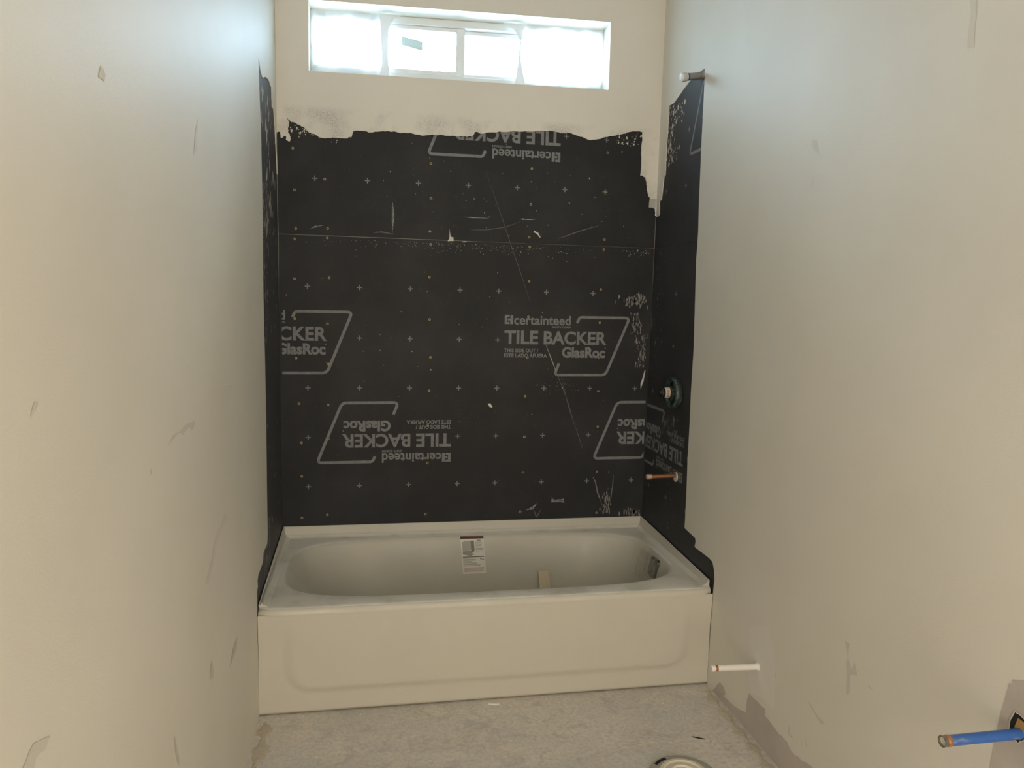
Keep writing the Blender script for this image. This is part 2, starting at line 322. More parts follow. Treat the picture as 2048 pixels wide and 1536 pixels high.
M_PICA = mat('label_picture_light', (.48, .46, .40), .7); M_PICB = mat('label_picture_mid', (.36, .345, .30), .7); M_PICC = mat('label_picture_dark', (.24, .23, .20), .7)
M_CREAMPVC = mat('cream_pvc', (.72, .66, .52), .4)
M_GREYPVC = mat('grey_flange', (.42, .39, .34), .7)
M_WOOD = mat('pale_wood_scrap', (.72, .61, .42), .6)
t = NT(M_WOOD); t.color(t.mix(t.ramp(t.noise(30, 4, .6, stretch=(6, 1, .6)), .35, .7), (.76, .65, .46), (.68, .57, .38)))
M_STUD = mat('stud_wood', (.42, .24, .08), .8)
M_CHROME = mat('dull_chrome', (.32, .32, .31), .22, 1)
def film_mat(name, tr, tl, gl):
    m = bpy.data.materials.new(name); m.use_nodes = True; n = m.node_tree; n.nodes.clear()
    out = n.nodes.new('ShaderNodeOutputMaterial'); a = n.nodes.new('ShaderNodeBsdfTransparent'); b = n.nodes.new('ShaderNodeBsdfTranslucent')
    g = n.nodes.new('ShaderNodeBsdfGlossy'); g.inputs['Roughness'].default_value = .18
    b.inputs['Color'].default_value = (.95, .95, .95, 1)
    m1 = n.nodes.new('ShaderNodeMixShader'); m1.inputs[0].default_value = tl; m2 = n.nodes.new('ShaderNodeMixShader'); m2.inputs[0].default_value = gl
    a.inputs['Color'].default_value = (tr, tr, tr, 1)
    n.links.new(a.outputs[0], m1.inputs[1]); n.links.new(b.outputs[0], m1.inputs[2]); n.links.new(m1.outputs[0], m2.inputs[1]); n.links.new(g.outputs[0], m2.inputs[2])
    n.links.new(m2.outputs[0], out.inputs[0]); return m
M_FILM = film_mat('translucent_film', .95, .75, .06)
def backlit(name, dif, tl):
    m = bpy.data.materials.new(name); m.use_nodes = True; n = m.node_tree; n.nodes.clear()
    out = n.nodes.new('ShaderNodeOutputMaterial'); a = n.nodes.new('ShaderNodeBsdfDiffuse'); b = n.nodes.new('ShaderNodeBsdfTranslucent'); ad = n.nodes.new('ShaderNodeAddShader')
    a.inputs[0].default_value = (*dif, 1); b.inputs[0].default_value = (*tl, 1)
    n.links.new(a.outputs[0], ad.inputs[0]); n.links.new(b.outputs[0], ad.inputs[1]); n.links.new(ad.outputs[0], out.inputs[0]); return m
M_FOLD = backlit('folded_film', (.85, .87, .88), (.018, .019, .020))
M_WRAP = film_mat('clear_plastic_wrap', .985, .05, .11)
def glass():
    m = bpy.data.materials.new('window_glass'); m.use_nodes = True; n = m.node_tree; n.nodes.clear()
    out = n.nodes.new('ShaderNodeOutputMaterial'); a = n.nodes.new('ShaderNodeBsdfTransparent'); g = n.nodes.new('ShaderNodeBsdfGlossy')
    a.inputs['Color'].default_value = (.95, .98, .97, 1); g.inputs['Roughness'].default_value = .02
    f = n.nodes.new('ShaderNodeFresnel'); f.inputs['IOR'].default_value = 1.45; mx = n.nodes.new('ShaderNodeMixShader')
    n.links.new(f.outputs[0], mx.inputs[0]); n.links.new(a.outputs[0], mx.inputs[1]); n.links.new(g.outputs[0], mx.inputs[2]); n.links.new(mx.outputs[0], out.inputs[0])
    return m
M_GLASS = glass()
M_STICKER = backlit('window_sticker', (.5, .55, .53), (.012, .016, .015))

# ------------------------------------------------------------------ the room shell
ROOM_BACK = -5.2; CEIL = 2.74; SK = .003     # skim coat stands 3 mm proud of the backer boards
fl = MB().box((-.15, ROOM_BACK, -.12), (1.75, .25, 0)).build('floor', M_FLOOR, kind='structure')
MB().box((-.15, ROOM_BACK, CEIL), (1.75, .25, CEIL+.1)).build('ceiling', M_CEIL, kind='structure')

MB().slab([(-.10, 0), (1.60, 0), (1.60, CEIL), (-.10, CEIL)], [], lambda u, v, d: (u, ROOM_BACK-d, v), 0, .1).build('wall_front', M_PAINT, kind='structure')
# back wall: painted skim with a torn lower edge, window opening and returns, framing behind
WX0, WX1, WZ0, WZ1, WD = .1125, 1.318, 2.197, 2.468, .115
win = [(WX0, WZ0), (WX1, WZ0+.013), (WX1, WZ1+.012), (WX0, WZ1-.008)]
edge = ragged(EDGE_BACK, .0035, 3, 3)
xl, xr = edge[0][0], edge[-1][0]
outer = edge + [(1.5555, edge[-1][1]), (1.5555, CEIL), (-.0135, CEIL), (-.0135, edge[0][1])]
wb = MB().slab(outer, [win], mapB, 0, SK)
wb.slab([(-.15, 0), (1.72, 0), (1.72, CEIL), (-.15, CEIL)], [win], mapB, .016, .19)
ring = win; o2 = [(a[0]*1.0, a[1]) for a in win]
vs = [mapB(u, v, SK) for u, v in win] + [mapB(u, v, .016) for u, v in win]
wb.add(vs, [(i, (i+1) % 4, (i+1) % 4+4, i+4) for i in range(4)])
wall_back = wb.build('wall_back', M_PAINT_BACK, kind='structure')

def side_wall(name, mp, edge, ymin, fix_end):
    # outline in (y, z): torn edge runs from the corner up and round to the tub, the rest is painted
    pts = list(edge)
    outer = pts + fix_end
    w = MB().slab(outer, [], mp, 0, SK)
    w.slab([(.19, 0), (ymin, 0), (ymin, CEIL), (.19, CEIL)], [], mp, .016, .12)
    w.slab([(-.86, 0), (ymin, 0), (ymin, CEIL), (-.86, CEIL)], [], mp, SK, .016)
    return w.build(name, M_PAINT, kind='structure')
er = ragged(EDGE_RIGHT[:16], .002, 2, 5) + ragged(EDGE_RIGHT[16:24], .0012, 2, 6) + EDGE_RIGHT[24:]
er = [(min(y, 0), z) for y, z in er]
er[0] = (0, er[0][1])
wall_right = side_wall('wall_right', mapR, er, ROOM_BACK, [(-.757, .30), (-.757, 0), (ROOM_BACK, 0), (ROOM_BACK, CEIL), (0, CEIL)])
el = ragged([(0, 1.80)]+EDGE_LEFT[:13], .003, 2, 8) + EDGE_LEFT[13:]
wall_left = side_wall('wall_left', mapL, el, ROOM_BACK, [(-.752, .30), (-.752, 0), (ROOM_BACK, 0), (ROOM_BACK, CEIL), (0, CEIL)])
# bare drywall in the skim layer behind the tub ends is covered by the boards below

# ------------------------------------------------------------------ tile backer boards
ZJ = 1.5705
def board(name, outer, mp, parent, label, m=M_BOARD):
    return MB().slab(outer, [], mp, SK, .0155).build(name, m, parent, label=label)
b_lo = board('tile_backer_board', [(-.006, .10), (1.546, .10), (1.546, ZJ-.001), (-.006, ZJ+.0005)], mapB, wall_back, 'black tile backer board with grey lettering, lower sheet above the tub')
b_up = board('tile_backer_board', [(-.006, ZJ+.003), (1.546, ZJ+.0015), (1.55, 2.15), (-.012, 2.15)], mapB, wall_back, 'black tile backer board under the torn plaster edge, upper sheet')
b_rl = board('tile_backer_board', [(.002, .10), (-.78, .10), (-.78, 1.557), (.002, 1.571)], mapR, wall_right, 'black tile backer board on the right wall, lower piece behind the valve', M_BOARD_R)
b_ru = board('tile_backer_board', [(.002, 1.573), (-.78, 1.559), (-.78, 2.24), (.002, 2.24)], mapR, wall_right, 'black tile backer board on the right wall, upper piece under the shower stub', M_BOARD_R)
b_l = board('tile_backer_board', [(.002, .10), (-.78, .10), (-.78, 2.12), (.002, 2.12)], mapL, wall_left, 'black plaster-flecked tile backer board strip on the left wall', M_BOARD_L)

# --- printed lettering, one flat print per logo block
def text_mesh(s, bold=0):
    c = bpy.data.curves.new('t', 'FONT'); c.body = s; c.size = 1; c.offset = bold; c.resolution_u = 4
    o = bpy.data.objects.new('t', c); COL.objects.link(o); bpy.context.view_layer.update()
    dg = bpy.context.evaluated_depsgraph_get(); me = bpy.data.meshes.new_from_object(o.evaluated_get(dg))
    vs = [(v.co.x, v.co.y) for v in me.vertices]; fs = [tuple(p.vertices) for p in me.polygons]
    bpy.data.objects.remove(o, do_unlink=True); bpy.data.curves.remove(c); bpy.data.meshes.remove(me)
    return vs, fs
def fit(s, x0, x1, y0, y1, bold=0):
    vs, fs = text_mesh(s, bold)
    a0, a1 = min(v[0] for v in vs), max(v[0] for v in vs); b0, b1 = min(v[1] for v in vs), max(v[1] for v in vs)
    return [(x0+(u-a0)/(a1-a0)*(x1-x0), y0+(v-b0)/(b1-b0)*(y1-y0)) for u, v in vs], fs
def ribbon(pts, w, closed=False):
    vs = []; fs = []; n = len(pts)
    for i, p in enumerate(pts):
        a = pts[max(i-1, 0)]; b = pts[min(i+1, n-1)]
        d = Vector((b[0]-a[0], b[1]-a[1])).normalized(); nn = Vector((-d.y, d.x))
        ww = w[i] if isinstance(w, (list, tuple)) else w
        vs += [(p[0]+nn.x*ww/2, p[1]+nn.y*ww/2), (p[0]-nn.x*ww/2, p[1]-nn.y*ww/2)]
    for i in range(n-1): fs.append((2*i, 2*i+1, 2*i+3, 2*i+2))
    return vs, fs
def rounded(pts, r, seg=6):
    out = [pts[0]]
    for i in range(1, len(pts)-1):
        p, a, b = Vector(pts[i]), Vector(pts[i-1]), Vector(pts[i+1])
        da, db = (a-p).normalized(), (b-p).normalized(); rr = min(r, (a-p).length*.45, (b-p).length*.45)
        s, e = p+da*rr, p+db*rr
        for k in range(seg+1):
            t = k/seg; out.append(tuple(s*(1-t)**2 + p*2*t*(1-t) + e*t*t))
    return out + [pts[-1]]
def logo_design():
    V = []; F = []
    def add(vf):
        n = len(V); V.extend(vf[0]); F.extend(tuple(i+n for i in f) for f in vf[1])
    def rect(x0, x1, y0, y1): add(([(x0, y0), (x1, y0), (x1, y1), (x0, y1)], [(0, 1, 2, 3)]))
    mm = .001
    ix, iy, s = 0, 83*mm, 36*mm; h = 38.5*mm     # square emblem: open bracket with a tab, then a bar
    for a in ((0, .30, 0, 1), (.30, .58, 0, .24), (.30, .58, .76, 1), (.40, .58, .38, .62), (.58, .66, .40, .60), (.66, 1, 0, 1), (.36, .40, .42, .58)):
        rect(ix+a[0]*s, ix+a[1]*s, iy+a[2]*h, iy+a[3]*h)
    add(fit('certainteed', 40*mm, 285*mm, 81.5*mm, 122*mm, .022))
    add(fit('SAINT-GOBAIN', 204.5*mm, 285*mm, 68*mm, 78*mm, .022))
    add(fit('TILE', 0, 145*mm, 0, 57*mm, .030)); add(fit('BACKER', 169*mm, 446*mm, -.5*mm, 57*mm, .030))
    add(fit('THIS SIDE OUT /', 0, 147*mm, -35*mm, -18.5*mm, .030)); add(fit('ESTE LADO AFUERA', 0, 185*mm, -56*mm, -39.5*mm, .030))
    add(fit('GlasRoc', 250*mm, 441*mm, -56*mm, -9.5*mm, .042))
    add(([(441*mm+2.6*mm*math.cos(a), -13*mm+2.6*mm*math.sin(a)) for a in [k*math.pi/4 for k in range(8)]], [tuple(range(8))]))
    fr = rounded([(313.4*mm, 93*mm), (323*mm, 117*mm), (546*mm, 118*mm), (446*mm, -129*mm), (219*mm, -130*mm), (239*mm, -80*mm)], 20*mm)
    add(ribbon(fr, 11.5*mm))
    return V, F
LOGO = logo_design()
def clip2d(V, F, planes):
    bm = bmesh.new(); vv = [bm.verts.new((u, v, 0)) for u, v in V]
    for f in F:
        try: bm.faces.new([vv[i] for i in f])
        except ValueError: pass
    for co, no in planes:   # keeps the side the normal points away from
        bmesh.ops.bisect_plane(bm, geom=bm.verts[:]+bm.edges[:]+bm.faces[:], plane_co=(*co, 0), plane_no=(*no, 0), clear_outer=True)
    bm.verts.index_update()
    r = [(v.co.x, v.co.y) for v in bm.verts], [tuple(v.index for v in f.verts) for f in bm.faces]
    bm.free(); return r
def stamp(parent, mp, place, planes, name='printed_logo'):
    V, F = LOGO; V2, F2 = clip2d([place(u, v) for u, v in V], F, planes)
    if not F2: return
    return mesh(name, [mp(u, v, SK-.0004) for u, v in V2], F2, M_PRINT, parent, label='grey printed maker lettering and slanted frame')
up = lambda u0, z0: (lambda u, v: (u0+u, z0+v))
dn = lambda u0, z0: (lambda u, v: (u0-u, z0-v))
upR = lambda y0, z0: (lambda u, v: (y0-u, z0+v))     # on the right wall text runs towards the camera
dnR = lambda y0, z0: (lambda u, v: (y0+u, z0-v))
dnL = lambda y0, z0: (lambda u, v: (y0+v, z0-u))     # left sheet hangs upright, text runs downwards
CB = [((.004, 0), (-1, 0)), ((1.536, 0), (1, 0))]
stamp(b_lo, mapB, up(.9023, 1.1518), CB)
stamp(b_lo, mapB, up(-.268, 1.1545), CB)
stamp(b_lo, mapB, dn(.6835, .7745), CB)
stamp(b_lo, mapB, dn(1.853, .7755), CB)
stamp(b_up, mapB, dn(1.121, 2.0292), [((0, 2.10), (0, 1))])
CR = [((-.0005, 0), (1, 0)), ((-.60, 0), (-1, 0))]
stamp(b_rl, mapR, dnR(-.428, .765), CR)
stamp(b_rl, mapR, upR(.531, 1.15), CR)
stamp(b_ru, mapR, dnR(-.879, 2.02), [((-.60, 0), (-1, 0))])
stamp(b_l, mapL, dnL(-.509, 1.709), [((-.60, 0), (-1, 0))])
stamp(b_l, mapL, dnL(-.509, .545), [((-.60, 0), (-1, 0)), ((0, .36), (0, -1))])

def plus_mesh(ax):
    a, b = .0105, .0022; out = []
    poly = [(-a, -b), (-b, -b), (-b, -a), (b, -a), (b, -b), (a, -b), (a, b), (b, b), (b, a), (-b, a), (-b, b), (-a, b)]
    me = bpy.data.meshes.new('plus_mark')
    me.from_pydata([(u, 0, v) if ax == 'B' else (0, u, v) for u, v in poly], [], [(0, 1, 10, 11), (2, 3, 8, 9), (4, 5, 6, 7)] if True else [])
    me.materials.append(M_PRINT); return me
PB, PR = plus_mesh('B'), plus_mesh('R')
S8 = .2032; x0, gap, zA = .10326, .04158, 1.37132
skip = {(1, 0), (1, 5), (1, 6), (3, 1), (3, 2), (3, 7)}
for i in range(5):
    for c in range(8):
        if (i, c) in skip: continue
        link('plus_mark', PB, None, b_lo, loc=(x0+S8*c-(gap if c >= 4 else 0), SK-.0004, zA-S8*i))
for u, v in PLUS_BACK_TOP: link('plus_mark', PB, None, b_up, loc=(u, SK-.0004, v))
for u, v in PLUS_RIGHT: link('plus_mark', PR, None, b_rl if v < 1.56 else b_ru, loc=mapR(u, v, SK-.0004))

def screw_mesh():
    vs = []; fs = []; n = 12
    for r, d in ((.0052, 0), (.0047, -.0009), (.0027, -.0010), (.0024, -.0002)):
        for i in range(n): vs.append((r*math.cos(2*math.pi*i/n), d, r*math.sin(2*math.pi*i/n)))
    for k in range(3):
        for i in range(n): fs.append((k*n+i, k*n+(i+1) % n, (k+1)*n+(i+1) % n, (k+1)*n+i))
    fs.append(tuple(3*n+i for i in range(n)))
    me = bpy.data.meshes.new('screw'); me.from_pydata(vs, [], fs); me.materials.append(M_SCREW); me.materials.append(M_SCREW_IN)
    me.polygons[len(fs)-1].material_index = 1
    for i in range(2*n, 3*n): me.polygons[i].material_index = 1
    return me
SM = screw_mesh()
for u, v in SCREWS: link('screw', SM, None, b_lo if v < ZJ else b_up, loc=(u, SK-.0002, v))
for y, z in ((-.02, .5505), (-.012, .505)):
    o = link('screw', SM, None, b_rl, loc=mapR(y, z, SK-.0002)); o.rotation_euler = (0, 0, math.pi/2)

# --- scratches and plaster on the boards
def line_on(name, pts, w, mp, parent, m, d=SK-.0003):
    pts = [(a+rnd.uniform(-.0008, .0008), b) for a, b in pts]
    fine = []
    for i in range(len(pts)-1):
        for k in range(4): fine.append((pts[i][0]+(pts[i+1][0]-pts[i][0])*k/4, pts[i][1]+(pts[i+1][1]-pts[i][1])*k/4))
    fine.append(pts[-1]); n = len(fine)
    ws = [max(.0005, w*math.sin(math.pi*(i+.4)/(n-.2))*rnd.uniform(.6, 1.1)) for i in range(n)]
    V, F = ribbon(fine, ws)
    mesh(name, [mp(u, v, d) for u, v in V], F, m, parent)
for pts, w, m in ((SC1, .0030, M_SCRATCH), (SC2, .0030, M_SCRATCH), (SC3, .005, M_SCRATCH), (SC4, .007, M_SMEAR), (SC5, .006, M_SMEAR), (SC6, .012, M_SMEAR),
                  (SC7, .006, M_SCRATCH), (SC8, .004, M_SCRATCH), (SC9, .004, M_SCRATCH_W), (SC10, .003, M_SCRATCH_W), (SC11, .005, M_SCRATCH), (SC12, .010, M_SMEAR), (SC13, .006, M_SMEAR), (SC14, .005, M_SMEAR)):
    line_on('scratch_mark', pts, w, mapB, b_lo if pts[0][1] < ZJ else b_up, m)
line_on('scratch_mark', [SC2[0], SC2[0+1]], .004, mapB, b_lo, M_SCRATCH_W, SK-.0006)
for pts in (CR1, CR2, CR3, CR4, CR5):
    MB().slab(ragged(pts, .0012, 1, 4, True), [], mapB, SK-.0022, SK).build('plaster_smear', M_PLASTER, b_lo if pts[0][1] < ZJ else b_up)
MB().slab(ragged(CR6, .002, 2, 4, True), [], mapB, SK-.0006, SK).build('plaster_smear', M_SMEAR, b_lo)
def flecks(name, parent, mp, spots, m, stretch=2.2, d=SK-.0008):
    b = MB()
    for (u, v, s) in spots:
        n = 5; a0 = rnd.uniform(0, 6)
        poly = [(u+s*rnd.uniform(.5, 1)*math.cos(a0+2*math.pi*k/n), v+s*stretch*rnd.uniform(.5, 1)*math.sin(a0+2*math.pi*k/n)) for k in range(n)]
        b.add([mp(p, q, d) for p, q in poly], [tuple(range(n))])
    return b.build(name, m, parent, kind='stuff', label='fine dried plaster flecks on black board')
g = rnd.gauss; U = rnd.uniform
sp = [(min(-.02, U(-.46, -.06)), U(1.2, 2.05), abs(g(0, .0035))+.0012) for _ in range(90)]
sp += [(g(-.30, .06), U(1.55, 2.03), abs(g(0, .006))+.002) for _ in range(70)] + [(U(-.44, -.05), U(.5, 1.3), abs(g(0, .002))+.001) for _ in range(30)]
flecks('plaster_flecks', b_l, mapL, sp, M_PLASTER, 3.0)
sp = [(g(-.135, .032), z, abs(g(0, .0032))+.0012) for z in [U(1.90, 2.13) for _ in range(150)]] + [(U(-.26, -.12), U(2.04, 2.12), abs(g(0, .004))+.002) for _ in range(18)]
sp = [s for s in sp if s[0] < -.09]
flecks('plaster_flecks', b_ru, mapR, sp, M_PLASTER, 1.6)
sp = [(U(-.15, -.02), U(1.0, 1.56), abs(g(0, .0016))+.0007) for _ in range(60)] + [(U(-.36, -.2), U(.80, .90), abs(g(0, .004))+.001) for _ in range(30)] + [(U(-.45, -.03), U(.42, .9), abs(g(0, .0015))+.0006) for _ in range(50)]
flecks('plaster_flecks', b_rl, mapR, sp, M_SMEAR, 3.0)
sp = [(g(.75, .28), ZJ-.010-abs(g(0, .020)), abs(g(0, .0008))+.0004) for _ in range(300)] + [(U(1.40, 1.53), ZJ-.01-abs(g(0, .012)), abs(g(0, .0012))+.0005) for _ in range(60)]
sp += [(g(.5, .4), g(1.25, .25), abs(g(0, .0012))+.0005) for _ in range(60)] + [(g(1.15, .06), g(.98, .02), .0012) for _ in range(40)]
sp = [s for s in sp if .01 < s[0] < 1.53 and s[1] < ZJ-.004]
flecks('plaster_flecks', b_lo, mapB, sp, M_SCRATCH_W, 1.3)
sp = [(g(1.508, .014)-.03*(z > 1.2), z, abs(g(0, .0016))+.0006) for z in [U(1.06, 1.29) for _ in range(170)]] + [(g(1.47, .034), g(1.345, .011), abs(g(0, .0030))+.0008) for _ in range(60)]
sp += [(g(1.50, .022), U(.398, .425), abs(g(0, .0022))+.0006) for _ in range(60)] + [(g(1.372, .012), .41+abs(g(0, .05)), abs(g(0, .0018))+.0006) for _ in range(70)]
sp = [s for s in sp if s[0] < 1.532]
flecks('plaster_flecks', b_lo, mapB, sp, M_SMEARW, 4.0)
sp = [(U(.02, .22), U(1.93, 2.02), abs(g(0, .0022))+.0006) for _ in range(40)] + [(U(.3, 1.45), U(1.6, 2.02), abs(g(0, .0013))+.0005) for _ in range(90)]
flecks('plaster_flecks', b_up, mapB, sp, M_SCRATCH_W, 1.2)
flecks('plaster_flecks', b_up, mapB, [(U(.03, .14), U(1.955, 1.995), abs(g(0, .0022))+.001) for _ in range(40)] + [(U(.24, .36), U(1.985, 2.0), abs(g(0, .002))+.0008) for _ in range(18)] + [(U(1.36, 1.47), U(1.99, 2.045), abs(g(0, .002))+.0008) for _ in range(45)], M_PLASTER, 1.3)
MB().slab(ragged([(1.5139, 1.7401), (1.5433, 1.738), (1.545, 1.777), (1.516, 1.777)], .001, 1, 2, True), [], mapB, -.0006, .0004).build('joint_tape', M_CORE, wall_back, label='bare grey end of corner joint tape')
# pale dust line in the board joint
line_on('joint_line', [(.008, ZJ+.0015), (.4, ZJ+.0010), (.8, ZJ+.0006)], .0016, mapB, b_up, M_SCRATCH_W)
line_on('joint_line', [(.75, ZJ+.0004), (1.1, ZJ+.0002), (1.53, ZJ)], .0012, mapB, b_up, M_SCRATCH)
line_on('joint_line', [(-.01, 1.5715), (-.2, 1.568), (-.43, 1.564)], .0010, mapR, b_ru, M_SCRATCH)

# --- bare patches and smudges on the painted walls
def patch(name, pts, mp, parent, m, amp=.003, seed=1, d=-.0006, label=None):
    MB().flat(ragged(pts, amp, 2, seed, True), mp, d).build(name, m, parent, fix=False, label=label)
strip = [(y, max(z, .001)) for y, z in STRIP_RIGHT[:-2]] + [(-1.75, .145), (-2.1, .17), (-2.1, .001)]
strip[0] = (-.80, .001)
patch('bare_drywall_strip', strip, mapR, wall_right, M_BARE, .0035, 2, label='unpainted mauve-grey drywall strip along the wall foot')
for k, pts in enumerate((TEAR_A, TEAR_B, TEAR_C, TEAR_D, TEAR_E, TEAR_F, TEAR_G)): patch('bare_patch', pts, mapR, wall_right, M_SMUDGE, .002, k)
patch('bare_drywall_patch', PATCH_BLUE, mapR, wall_right, M_BARE, .0008, 3, label='unpainted grey drywall patch round the blue pipe')
for k, pts in enumerate((GOUGE, SMUDGE_RA, SMUDGE_RB)): patch('smudge', pts, mapR, wall_right, M_SMUDGE2, .0014, k)
for k, pts in enumerate((SMUDGE_LA, SMUDGE_LB, SMUDGE_LC, SMUDGE_LE, SMUDGE_LF, SMUDGE_LH, SMUDGE_LG)): patch('smudge', pts, mapL, wall_left, M_SMUDGE, .0014, k)
for k, pts in enumerate((SMUDGE_LD, SMUDGE_LI, SMUDGE_LJ, SMUDGE_LK)): patch('smudge', pts, mapL, wall_left, M_SMUDGE2, .0014, k)
patch('thin_skim_patch', PALE_R, mapR, wall_right, M_PALE, .004, 6, -.0004)
# hole cut round the blue pipe with the stud showing in it
MB().flat(ragged(HOLE_BLUE, .002, 2, 9, True), mapR, -.0012).build('pipe_hole', M_DARK, wall_right, fix=False)
hb = HOLE_BLUE; rim = ragged(hb, .002, 2, 9, True); rim.append(rim[0]); V, F = ribbon(rim, .0022)
mesh('torn_hole_edge', [mapR(u, v, -.0018) for u, v in V], F, M_PLASTER, wall_right)
cxh = sum(a for a, b in hb)/len(hb); czh = sum(b for a, b in hb)/len(hb)
MB().flat([(cxh+(a-cxh)*.62-.004, czh+(b-czh)*.72) for a, b in hb], mapR, -.0016).build('stud_face', M_STUD, wall_right, fix=False)

# ------------------------------------------------------------------ window
wr = bpy.data.objects.new('window_1', None); COL.objects.link(wr); wr.location = ((WX0+WX1)/2, .15, WZ0); wr['kind'] = 'structure'
FY0, FY1 = .105, .165
def zb(x): return WZ0+.013*(x-WX0)/(WX1-WX0)
def zt(x): return WZ1-.008+.020*(x-WX0)/(WX1-WX0)
def rail(name, x0, x1, bottom, h, y0=FY0, y1=FY1, off=0):
    b = MB()
    zz = [(zb(x)+off, zb(x)+off+h) if bottom else (zt(x)-off-h, zt(x)-off) for x in (x0, x1)]
    b.add([(x0,y0,zz[0][0]),(x1,y0,zz[1][0]),(x1,y1,zz[1][0]),(x0,y1,zz[0][0]),(x0,y0,zz[0][1]),(x1,y0,zz[1][1]),(x1,y1,zz[1][1]),(x0,y1,zz[0][1])],
          [(3,2,1,0),(4,5,6,7),(0,1,5,4),(1,2,6,5),(2,3,7,6),(3,0,4,7)])
    return bevel(b.build(name, M_VINYL, wr), .003)
rail('frame_rail', WX0, WX1, True, .044); rail('frame_rail', WX0, WX1, False, .030)
def stile(name, x0, x1, y0=FY0, y1=FY1, a=.03):
    return bevel(MB().box((x0, y0, zb(x0)+a), (x1, y1, zt(x0)-a)).build(name, M_VINYL, wr), .003)
stile('frame_stile', WX0, WX0+.016); stile('frame_stile', WX1-.016, WX1)
stile('meeting_stile', .694, .730, .112, .155)
s = .022
for xa, xb, y0, y1 in ((WX0+.016, .712, .113, .133), (.712, WX1-.016, .135, .155)):
    rail('sash_rail', xa, xb, True, .020, y0, y1, .044); rail('sash_rail', xa, xb, False, .016, y0, y1, .03)
    stile('sash_stile', xa, xa+.010, y0, y1, .03) if xa < .5 else stile('sash_stile', xb-.010, xb, y0, y1, .03)
    ym = (y0+y1)/2
    p = MB().box((xa+.01, ym-.002, zb(xa)+.04), (xb-.01, ym+.002, zt(xa)-.04)).build('glass_pane', M_GLASS, wr)
    if xa < .5:
        mesh('window_sticker', [(.470, ym-.003, 2.395), (.556, ym-.003, 2.378), (.556, ym-.003, 2.342), (.472, ym-.003, 2.358)], [(3, 2, 1, 0)], M_STICKER, p, label='small printed sticker on the glass')
# torn masking film over both ends of the opening
def film(name, xa, xb, label, seed, torn):
    r = random.Random(seed); nx, nz = 26, 12; vs = []; fs = []
    for j in range(nz+1):
        tz = j/nz
        xe = (xb + .012*math.sin(tz*7+seed)+r.uniform(-.004, .004)) if torn == 'r' else xb
        xs = (xa - (.010*math.sin(tz*6+1)+.012*math.exp(-((tz-.35)/.2)**2))+r.uniform(-.003, .003)) if torn == 'l' else xa
        for i in range(nx+1):
            t = i/nx; x = xs+(xe-xs)*t; z0, z1 = zb(x)+.002, zt(x)-.004
            y = .088+.004*math.sin(x*41+tz*5+seed)+.003*math.sin(x*97-tz*9)+.003*math.sin(tz*14+x*20)
            vs.append((x, y, z0+(z1-z0)*tz))
    for j in range(nz):
        for i in range(nx): a = j*(nx+1)+i; fs.append((a, a+1, a+nx+2, a+nx+1))
    o = mesh(name, vs, fs, M_FILM, None, True); return tag(o, label, 'plastic film')
FILMS = []
FILMS.append(film('plastic_film', WX0+.003, .398, 'white translucent plastic film taped over the left end of the window', 2, 'r'))
FILMS.append(film('plastic_film', .962, WX1-.004, 'white translucent plastic film taped over the right end of the window', 5, 'l'))
def fold(parent, prof, label):   # doubled-over film along a torn edge: (height 0..1, x from, x to)
    vs = []; fs = []
    for t_, xa, xb in prof:
        for k in range(4):
            x = xa+(xb-xa)*k/3; z0, z1 = zb(x)+.004, zt(x)-.006
            vs.append((x, .080-.004*math.sin(math.pi*k/3)+.002*math.sin(t_*11+k), z0+(z1-z0)*t_))
    for j in range(len(prof)-1):
        for k in range(3): a = j*4+k; fs.append((a, a+1, a+5, a+4))
    mesh('film_fold', vs, fs, M_FOLD, parent, True, label=label, off=(0, 0, 0))
fold(FILMS[0], [(0, .378, .420), (.2, .390, .420), (.4, .392, .416), (.6, .388, .416), (.8, .386, .420), (.95, .382, .440), (1, .380, .470)], 'doubled-over edge of the film')
fold(FILMS[1], [(0, .925, .985), (.12, .940, .978), (.3, .945, .968), (.5, .950, .962), (.75, .956, .960), (.9, .930, .966), (1, .88, .985)], 'crumpled torn edge of the film')

# ------------------------------------------------------------------ bathtub
tub = empty('bathtub', (.765, -.38, 0), 'ivory alcove bathtub with embossed apron, set between the two side walls', 'bathtub')
XF0, XF1 = wallL(-.765, .35)+.0015, wallR(-.765, .35)-.002
RIM = .352
rings = [  # z, x0, x1, y0, y1, exponent
 (.300, .008, 1.522, -.758, -.004, 60), (.330, .004, 1.5225, -.765, -.003, 60), (.343, .0045, 1.5225, -.7635, -.003, 60), (.3505, .006, 1.522, -.757, -.004, 60), (.3520, .014, 1.520, -.744, -.008, 40),
 (.3515, .048, 1.479, -.695, -.042, 4.4), (.3500, .056, 1.471, -.685, -.050, 4.3), (.3455, .063, 1.465, -.679, -.056, 4.2), (.335, .070, 1.461, -.675, -.061, 4.1),
 (.300, .090, 1.450, -.668, -.070, 4.0), (.240, .130, 1.436, -.657, -.082, 3.9), (.170, .190, 1.418, -.643, -.097, 3.8), (.115, .245, 1.396, -.625, -.117, 3.6), (.085, .290, 1.370, -.600, -.143, 3.4),
 (.068, .350, 1.330, -.560, -.185, 3.2), (.062, .46, 1.24, -.50, -.25, 3)]
N = 160; vs = []; fs = []
for (z, x0_, x1_, y0_, y1_, e) in rings:
    cx_, cy_, hx, hy = (x0_+x1_)/2, (y0_+y1_)/2, (x1_-x0_)/2, (y1_-y0_)/2
    for i in range(N):
        th = 2*math.pi*(i+.5)/N; c, s_ = math.cos(th), math.sin(th); k = (abs(c)**e+abs(s_)**e)**(-1/e)
        vs.append((cx_+hx*c*k, cy_+hy*s_*k, z))
